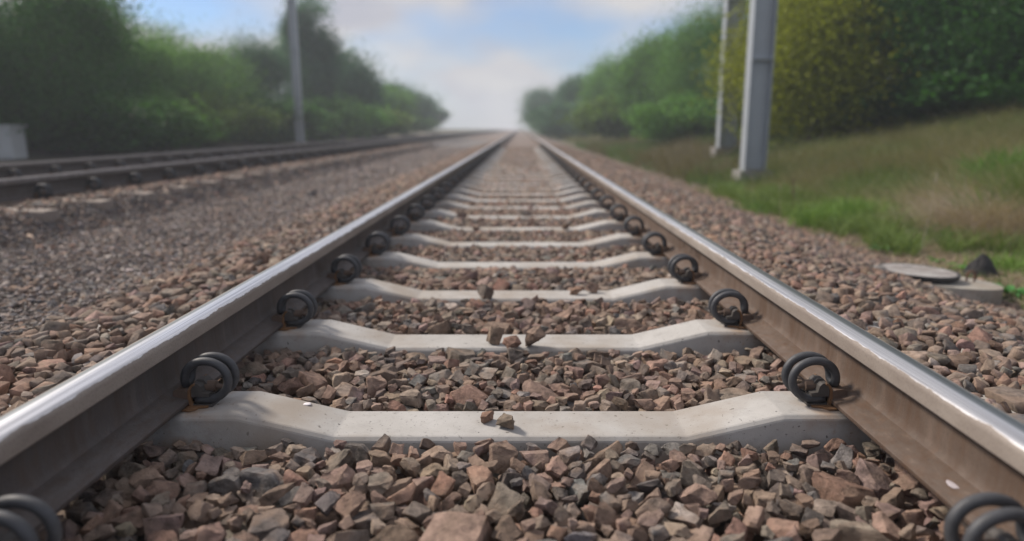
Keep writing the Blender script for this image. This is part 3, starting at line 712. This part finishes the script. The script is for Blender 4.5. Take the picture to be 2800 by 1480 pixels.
# thin dry litter on the flat verge
x, y = scatter(60000, 2.42, 4.4, 2.8, 10.0); n = len(x); k = rng.random(n) < sstep(2.42, 2.75, x)
x, y = x[k], y[k]; n = len(x)
put('d', x, y, rng.uniform(.03, .11, n), rng.uniform(.0025, .005, n), rng.uniform(1.0, 3.2, n), gcol(n, DA, DB))
x, y = scatter(26000, 2.5, 4.8, 3.0, 10.0); q = patchy(x, y, 1.6, 1.0); k = q > 0.02; x, y = x[k], y[k]; n = len(x)
put('g', x, y, rng.uniform(.03, .11, n), rng.uniform(.003, .006, n), rng.uniform(.4, 1.6, n), gcol(n, GA, GB))
# tall dry thatch on the bank and mound at the right
x, y = scatter(70000, 3.2, 8.0, 4.2, 12.0); q = patchy(x, y, 0.8, 4.0); k = q > -0.12; x, y, q = x[k], y[k], q[k]; n = len(x)
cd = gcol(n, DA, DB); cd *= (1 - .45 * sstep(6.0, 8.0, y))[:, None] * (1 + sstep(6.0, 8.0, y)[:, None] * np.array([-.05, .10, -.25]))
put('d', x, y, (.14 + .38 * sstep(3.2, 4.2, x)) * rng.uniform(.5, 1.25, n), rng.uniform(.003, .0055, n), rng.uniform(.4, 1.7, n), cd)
x, y = clump_pts(3.75, 5.5, .36, 8000); n = len(x); h_ = .42 * np.exp(-((x - 3.85) ** 2 + (y - 5.4) ** 2) / .5)
put('d', x, y, (h_ + .06) * rng.uniform(.5, 1.2, n), rng.uniform(.0025, .005, n), rng.uniform(.4, 1.8, n), gcol(n, (.26, .20, .165), (.46, .38, .32)))
x, y = scatter(50000, 2.9, 8.0, 5.0, 14.0); q = patchy(x, y, 0.8, 4.0) + .35 * patchy(x, y, 3, 9.); k = q < 0.02; x, y = x[k], y[k]; n = len(x)
put('g', x, y, (.10 + .24 * sstep(3.0, 4.3, x)) * rng.uniform(.5, 1.3, n), rng.uniform(.004, .008, n), rng.uniform(.3, 1.1, n), gcol(n, GA, GB))
x, y = scatter(46000, 2.6, 4.3, 4.3, 9.5); q = patchy(x, y, 1.5, 2.0); k = (q + .35 * patchy(x, y, 5.0, 3.0) > 0.06 - .12 * sstep(5.5, 7.0, y)) & (np.hypot(x - 3.8, y - 5.4) > .45); x, y = x[k], y[k]; n = len(x)
put('g', x, y, rng.uniform(.08, .24, n), rng.uniform(.004, .008, n), rng.uniform(.3, 1.3, n), gcol(n, GA, (0.21, 0.28, 0.085)))
x, y = clump_pts(4.5, 5.6, .25, 5000); n = len(x)
put('g', x, y, rng.uniform(.25, .65, n), rng.uniform(.005, .010, n), rng.uniform(.3, 1.2, n), gcol(n, GA, GB))
# far grass
x, y = scatter(60000, 2.6, 16, 10, 34); q = patchy(x, y, 0.35, 7.0); n = len(x); k = q > 0
put('d', x[k], y[k], rng.uniform(.15, .5, k.sum()), rng.uniform(.006, .012, k.sum()), rng.uniform(.3, 1.2, k.sum()), gcol(k.sum(), (.095, .082, .042), (.15, .125, .068)))
k = ~k; put('g', x[k], y[k], rng.uniform(.12, .4, k.sum()), rng.uniform(.006, .012, k.sum()), rng.uniform(.3, 1.0, k.sum()), gcol(k.sum(), (.055, .105, .022), (.11, .16, .045)))
x, y = scatter(30000, 3.0, 30, 34, 120); n = len(x)
put('g', x, y, rng.uniform(.2, .6, n), rng.uniform(.02, .04, n), rng.uniform(.3, 1.0, n), gcol(n, (.11, .13, .04), (.19, .18, .08)))
for kind, nm, lab in (('g', 'green_grass', 'fresh green grass growing on the verge at right'), ('d', 'dry_grass', 'dry straw coloured grass covering the verge at right')):
    A = Gs[kind]; P, h, w, le, c = [np.concatenate([a[i] for a in A]) for i in range(5)]
    blades(nm, P, h, w, le, c, M_BLADE, lab)
# a few tufts one can tell apart
def tuft(px, py, n, h, r, a, b, label, name='grass_tuft', cat='grass tuft', w=0.006, z=GZ0, lean=(.2, 1.1), group=None):
    p = at_height(px, py, z)
    g = float(ground_z(p.x, p.y)); x, y = clump_pts(0, 0, r, n)
    P = np.stack([x, y, np.zeros(n)], 1)
    o = blades(name, P, rng.uniform(.45, 1.1, n) * h, rng.uniform(.7, 1.3, n) * w, rng.uniform(*lean, n), gcol(n, a, b), M_BLADE, None, droop=0.8)
    o.location = (p.x, p.y, g - 0.005); return tag(o, label, cat, group)
G1, G2 = (0.075, 0.17, 0.03), (0.22, 0.33, 0.08)
tuft(2245, 620, 900, .24, .12, G1, G2, 'bright green grass tuft left of the dry thatch', group='green grass tufts on the verge')
tuft(2340, 600, 1500, .28, .20, G1, G2, 'broad bright green grass tuft just beside the dry thatch', group='green grass tufts on the verge')
tuft(2380, 635, 400, .12, .10, G1, G2, 'small low green tuft in front of the broad bright tuft', group='green grass tufts on the verge')
tuft(2715, 640, 1000, .40, .09, (.04, .15, .02), (.10, .28, .03), 'long bladed green tuft arching over the dry thatch', w=.011, group='green grass tufts on the verge', lean=(.4, 1.3))
tuft(2580, 665, 260, .20, .08, (.05, .16, .02), (.11, .28, .03), 'short green tuft behind the manhole cover', w=.009, group='green grass tufts on the verge', lean=(.4, 1.3))
tuft(1995, 525, 300, .22, .09, (.08, .17, .05), (.17, .25, .09), 'pale green tuft at the foot of the steel mast', group='green grass tufts on the verge')
tuft(2120, 580, 700, .16, .20, (.07, .16, .03), (.16, .27, .06), 'wide patchy tuft where the ballast meets the verge', group='green grass tufts on the verge')
tuft(2790, 540, 2200, .50, .20, (.05, .16, .02), (.12, .28, .04), 'tall green tuft at the right edge of the picture', w=.010, group='green grass tufts on the verge', z=-.1)
tuft(2480, 640, 500, .15, .10, G1, G2, 'low green tuft left of the tall pale stalk', group='green grass tufts on the verge')
tuft(2760, 745, 500, .14, .10, G1, G2, 'low green tuft at the right edge above the broad leaved weed', group='green grass tufts on the verge')
tuft(2200, 655, 400, .10, .12, G1, G2, 'thin low tuft nearest the ballast below the bright tufts', group='green grass tufts on the verge')
def weed(px, py, n, ln, wd, label, c, z=GZ0, group='broad leaved weeds on the verge'):
    p = at_height(px, py, z); g = float(ground_z(p.x, p.y)); vs, fs, cs = [], [], []
    for k in range(n):
        az = k * 2.4 + random.uniform(-.3, .3); l = ln * random.uniform(.6, 1.15); up = random.uniform(.35, 1.0); w = wd * random.uniform(.7, 1.2)
        d = Vector((math.cos(az), math.sin(az), 0)); s = Vector((-math.sin(az), math.cos(az), 0)); b0 = len(vs)
        for j in range(6):
            t = j / 5; q = d * (l * t) + Vector((0, 0, l * up * (t - .75 * t * t) + .01)); ww = w * math.sin(math.pi * min(1, .12 + t * .86)) ** .8 * .5
            zc = Vector((0, 0, ww * .5 + .004 * math.sin(j * 2.2 + k)))
            vs += [q - s * ww + zc, q, q + s * ww + zc]
        for j in range(5):
            a = b0 + j * 3; fs += [(a, a + 1, a + 4, a + 3), (a + 1, a + 2, a + 5, a + 4)]
        cs += [np.array(c) * random.uniform(.7, 1.3)] * 18
    o = fast_mesh('weed', np.array([v[:] for v in vs]), np.array(fs), M_BLADE, np.array(cs), n=4, smooth=True)
    o.location = (p.x, p.y, g); return tag(o, label, 'weed', group)
weed(2765, 812, 16, .16, .035, 'broad leaved weed at the right edge, below the round slab', (.06, .19, .05))
weed(2640, 745, 14, .11, .022, 'bright green weed between the manhole cover and tar lump', (.11, .30, .06))
weed(2560, 722, 8, .08, .022, 'small glossy weed behind the manhole cover', (.08, .26, .03))
weed(2405, 690, 12, .11, .028, 'grey green rosette weed at the foot of the shoulder stones', (.10, .20, .08))
weed(2760, 680, 10, .15, .05, 'large leaved pale green weed at the right of the thatch', (.10, .22, .10))
weed(2125, 545, 8, .10, .04, 'lone leafy weed at the upper end of the ballast edge', (.09, .20, .05))
def stalk(px, py, top, label, col, r=.0022, lean=.05, head=False):
    p = at_height(px, py, GZ0); g = float(ground_z(p.x, p.y)); bm = bmesh.new()
    add_tube(bm, [(lean * top * t + .02 * top * math.sin(3 * t), 0, top * t) for t in np.linspace(0, 1, 8)], lambda t: r * (1.1 - .7 * t), 6)
    root = empty('dry_stalk', (p.x, p.y, g - .01)); tag(root, label, 'stalk', 'dry plant stalks on the verge')
    mt = simple('stalk', col, .8); bm_obj('stem', bm, mt, root)
    bm = bmesh.new(); z0 = top * (.55 if head else .9)
    for k in range(40 if head else 14):
        t = random.uniform(z0 / top, 1); q = Vector((lean * top * t + .02 * top * math.sin(3 * t), 0, top * t)); a = random.uniform(0, 6.28)
        e = q + Vector((math.cos(a) * .012, math.sin(a) * .012, .010)); add_tube(bm, [q, (q + e) / 2, e], .0028 if head else .0012, 4)
    bm_obj('seed_head', bm, mt, root)
stalk(2512, 703, .58, 'tall thin pale stalk rising behind the manhole cover', (.42, .36, .30), lean=.09)
stalk(2165, 600, .40, 'brown dock stalk with seeds left of the green grass', (.13, .08, .05), head=True, r=.003, lean=-.05)
stalk(2058, 550, .30, 'short pale stalk near the foot of the mast', (.36, .30, .22), lean=-.12)
stalk(2132, 600, .34, 'thin bent straw stalk beside the brown dock stalk', (.38, .31, .22), lean=-.08)

# ------------------------------------------------------------------ overhead line masts
def mast(px, d, w, h, label, ang=0.0, zg=None):
    q = at_depth(px, 400, d); g = float(ground_z(q.x, d)) if zg is None else zg
    root = empty('steel_mast', (q.x, d, g), ang); tag(root, label, 'mast', 'overhead line masts')
    bm = bmesh.new(); add_box(bm, -w * .75, w * .75, -w * .6, w * .6, -0.3, 0.22); bm_obj('footing', bm, M_MASTB, root, bevel=0.02)
    for s in (-1, 1):      # two flanges and the web between them
        bm = bmesh.new(); add_box(bm, *sorted((s * w * .5, s * (w * .5 - .018))), -w * .36, w * .36, .22, h); bm_obj('flange', bm, M_MAST, root, bevel=.003)
    bm = bmesh.new(); add_box(bm, -w * .5 + .018, w * .5 - .018, -.012, .012, .22, h); bm_obj('web', bm, M_MAST, root)
    for zz in (.24, 1.9, 3.6, 5.3):      # stiffener plates
        bm = bmesh.new(); add_box(bm, -w * .5 + .018, w * .5 - .018, -w * .35, -.012, zz, zz + .02); bm_obj('stiffener', bm, M_MAST, root)
    return root
mast(2062, 11.0, .34, 8.0, 'grey steel mast standing in the grass right of the track', zg=GZ0)
mast(1985, 17.0, .42, 8.5, 'grey steel mast seen just left behind the closest mast')
mast(822, 27.0, .28, 9.0, 'pale grey mast rising before the left trees')
p = at_depth(4, 345, 14.0)
cab = empty('trackside_cabinet', (p.x, 14.0, float(ground_z(p.x, 14.0)))); tag(cab, 'pale grey trackside cabinet at the left edge of the picture', 'cabinet')
bm = bmesh.new(); add_box(bm, -.3, .3, -.2, .2, 0, .62); bm_obj('body', bm, M_PALE, cab, bevel=.01)
bm = bmesh.new(); add_box(bm, -.34, .34, -.24, .24, .62, .67); bm_obj('roof', bm, M_PALE, cab, bevel=.01)
bm = bmesh.new(); add_box(bm, -.26, .26, -.212, -.2, .06, .58); bm_obj('door', bm, M_PALE, cab, bevel=.004)

# ------------------------------------------------------------------ trees
def crown_mesh(seed, nleaf, nblob, leaf, shape, hz=1.0):
    """leaf quads gathered in gaussian clumps; unit crown: height 1, radius ~0.5, standing on z = 0.12"""
    rg = np.random.default_rng(seed); C = []
    while len(C) < nblob:
        p = rg.uniform(-1, 1, 3)
        if np.linalg.norm(p) > 1: continue
        z = (p[2] + 1) / 2; rr = {'round': 0.42, 'oval': 0.30, 'column': 0.17, 'bush': 0.5}[shape] * (1.0 if shape != 'oval' else (1.15 - .6 * z))
        C.append((p[0] * rr, p[1] * rr, 0.16 + 0.76 * z if shape != 'bush' else 0.08 + .75 * z))
    C = np.array(C); k = rg.integers(nblob, size=nleaf); sg = rg.uniform(0.050, 0.115, nblob)[k][:, None] * (1.0 if shape != 'column' else .6)
    P = C[k] + rg.normal(size=(nleaf, 3)) * sg; P = P[P[:, 2] > 0.0]; n = len(P); k = k[:n]
    a = rg.normal(size=(n, 3)); a /= np.linalg.norm(a, axis=1)[:, None]; b = np.cross(a, rg.normal(size=(n, 3))); b /= np.linalg.norm(b, axis=1)[:, None]
    l = (leaf * rg.uniform(.6, 1.3, n))[:, None]
    V = np.stack([P - a * l * .5, P + b * l * .32, P + a * l * .5, P - b * l * .32], 1).reshape(-1, 3)
    T = np.arange(4 * n).reshape(n, 4)
    br = rg.uniform(.55, 1.5, nblob)[rg.integers(nblob, size=1)]; shade = (rg.uniform(.5, 1.6, nblob)[np.clip(k, 0, nblob - 1)] * rg.uniform(.8, 1.2, n))[:, None]
    return V, T, np.repeat(shade * np.ones(3), 4, 0)
def crown_data(name, mat, *a):
    V, T, c = crown_mesh(*a); o = fast_mesh(name, V, T, mat, c, n=4); me = o.data; bpy.data.objects.remove(o); return me
def trunk_data(seed, r, nl, spread, hh):
    rd = random.Random(seed); bm = bmesh.new()
    ax = [Vector((.02 * math.sin(t * 5 + seed), .02 * math.cos(t * 4), t * hh)) for t in np.linspace(0, 1, 8)]
    add_tube(bm, ax, lambda t: r * (1.15 - t), 8)
    for k in range(nl):
        t = rd.uniform(.18, .85); b = ax[int(t * 7)]; a = rd.uniform(0, 6.28); l = spread * rd.uniform(.5, 1) * (1.1 - .5 * t)
        e = b + Vector((math.cos(a) * l, math.sin(a) * l, l * rd.uniform(.5, 1.1)))
        add_tube(bm, [b, (b + e) / 2 + Vector((0, 0, .03 * l)), e], lambda u, q=r * (1.0 - t): q * (.6 - .45 * u), 5)
    me = bpy.data.meshes.new('trunk'); bm.to_mesh(me); bm.free(); me.materials.append(M_BARK); return me
TR = {}
def tree(px, d, top_py, width, kind, shape, label, seed=0, name='tree', group='trees along the line', nleaf=34000, zg=None):
    q = at_depth(px, top_py, d); g = float(ground_z(q.x, d)) if zg is None else zg; h = (q.z - g)
    leaf_m = 0.062 if d < 35 else 0.12; nleaf = int(nleaf * 1.5)
    key = (kind, shape, seed % 3, leaf_m, round(h / 2.5), nleaf)
    if key not in TR:
        TR[key] = (crown_data('crown', M_LEAVES[kind], 50 + len(TR), nleaf, 46 if shape != 'column' else 26, leaf_m / h, shape),
                   trunk_data(len(TR), .022 if shape != 'bush' else .012, 9, {'round': .36, 'oval': .26, 'column': .12, 'bush': .36}[shape], .85))
    cm, tm = TR[key]; root = empty(name, (q.x, d, g - .03), random.uniform(0, 6.28)); tag(root, label, 'tree' if name != 'bush' else 'bush', group)
    base_w = {'round': .95, 'oval': .72, 'column': .42, 'bush': 1.1}[shape]; sx = width / (base_w)
    for nm, me in (('crown', cm), ('trunk', tm)):
        o = bpy.data.objects.new(nm, me); COL.objects.link(o); o.parent = root
        o.scale = (sx, sx, h) if nm == 'crown' else (sx * .8 + h * .2, sx * .8 + h * .2, h)
    return root
GL = 'trees and bushes beyond the second track'
tree(-40, 15.0, -150, 4.6, 'dark', 'round', 'dark green tree at the left edge reaching above the picture', 0, group=GL, nleaf=60000)
tree(120, 19.0, -60, 3.6, 'dark', 'oval', 'tall dark tree second from the left edge', 1, group=GL, nleaf=50000)
tree(270, 21.0, 25, 4.4, 'mid', 'round', 'bushy lighter green tree right of the two dark left trees', 0, group=GL, nleaf=50000)
tree(425, 24.0, 70, 4.2, 'mid', 'round', 'mid green rounded tree left of a lower light green tree', 1, group=GL)
tree(555, 27.0, 130, 3.8, 'mid', 'oval', 'lower light green tree in the dip of the left tree line', 2, group=GL)
tree(690, 31.0, 95, 4.0, 'blue', 'oval', 'blue green tree left of the tall pale mast', 0, group=GL)
tree(830, 36.0, -20, 3.0, 'blue', 'column', 'narrow tall poplar behind the tall pale mast', 1, group=GL)
tree(925, 41.0, 130, 4.4, 'blue', 'oval', 'blue green tree right of the tall poplar', 1, group=GL)
tree(1005, 52.0, 215, 6.0, 'mid', 'round', 'low rounded green tree midway to the gap in the trees', 2, group=GL)
tree(1080, 66.0, 225, 6.5, 'blue', 'round', 'hazy blue green tree standing left of the sky gap', 0, group=GL)
tree(1150, 88.0, 285, 6.5, 'blue', 'round', 'farthest hazy tree bordering the sky gap on the left', 1, group=GL)
for k, (px, d, tp, w) in enumerate([(60, 16, 235, 4.0), (330, 19, 250, 4.2), (520, 23, 245, 4.5), (700, 28, 250, 5.0), (880, 36, 255, 6.0), (985, 46, 285, 6.0), (190, 17, 240, 4), (1085, 64, 300, 6.5)]):
    tree(px, d, tp, w, ('dark', 'mid', 'bush')[k % 3], 'bush', ['dark low bush under the tree at the left edge', 'green low bush below the bushy lighter tree', 'olive low bush below the dip of the left tree line',
         'dark low bush left of the tall mast foot', 'green low bush right of the poplar foot', 'olive low bush below the low rounded tree', 'dark bush between the first two low bushes', 'hazy low bush closest to the sky gap at left'][k], k, 'bush', GL, 20000)
GR = 'trees and bushes on the right bank'
tree(1490, 84.0, 235, 6.0, 'blue', 'oval', 'hazy grey green tree just right of the sky gap', 0, group=GR)
tree(1590, 60.0, 210, 5.2, 'blue', 'round', 'small hazy rounded tree second to the right of the sky gap', 1, group=GR)
tree(1700, 46.0, 155, 4.8, 'mid', 'round', 'mid green tree midway between the gap and the closest mast', 0, group=GR)
tree(1805, 36.0, 110, 4.4, 'mid', 'oval', 'green tree left of the pair of masts', 1, group=GR)
tree(1920, 29.0, 20, 4.4, 'mid', 'oval', 'tall light green tree just left of the masts', 2, group=GR)
tree(2100, 24.0, -120, 4.6, 'dark', 'round', 'tall dark tree immediately right of the closest mast', 0, group=GR, nleaf=50000)
tree(2250, 15.5, -160, 3.8, 'yellow', 'oval', 'yellow green tree between darker ones on the right bank', 0, group=GR, nleaf=60000)
tree(2440, 17.0, -200, 4.0, 'bush', 'round', 'olive green tree right of the yellow green one', 1, group=GR, nleaf=60000)
tree(2600, 15.0, -220, 4.4, 'dark', 'round', 'very dark green tree towards the right edge', 1, group=GR, nleaf=60000)
tree(2780, 14.0, -220, 4.2, 'dark', 'round', 'very dark green tree at the right edge', 2, group=GR, nleaf=60000)
tree(2930, 13.0, -240, 4.0, 'dark', 'oval', 'dark green tree partly beyond the right edge', 2, group=GR, nleaf=50000)
for k, (px, d, tp, w) in enumerate([(1570, 55, 270, 7), (1720, 38, 262, 5.5), (1880, 26, 255, 4.5), (2180, 19, 215, 3.6), (2380, 16.5, 215, 3.4), (2560, 14.5, 190, 3.2), (2740, 13, 190, 3.2)]):
    tree(px, d, tp, w, ('blue', 'bush', 'mid', 'dark', 'bush', 'dark', 'dark')[k], 'bush', ['hazy low bush right of the sky gap', 'olive low bush below the mid green right tree', 'green low bush left of the masts',
         'dark bush right of the closest mast', 'olive bush below the yellow green tree', 'dark bush below the very dark tree', 'dark bush low at the right edge'][k], k, 'bush', GR, 24000)

# ------------------------------------------------------------------ haze
bm = bmesh.new(); add_box(bm, -245, 245, -6, 425, -1.6, 14.0)
hz = bpy.data.materials.new('haze'); hz.use_nodes = True; t = hz.node_tree; t.nodes.clear()
o_ = t.nodes.new('ShaderNodeOutputMaterial'); pv = t.nodes.new('ShaderNodeVolumePrincipled')
pv.inputs['Color'].default_value = (0.80, 0.87, 0.95, 1); pv.inputs['Density'].default_value = 0.0030; pv.inputs['Anisotropy'].default_value = 0.2
t.links.new(pv.outputs[0], o_.inputs['Volume'])
h = bm_obj('haze', bm, hz); tag(h, kind='stuff')
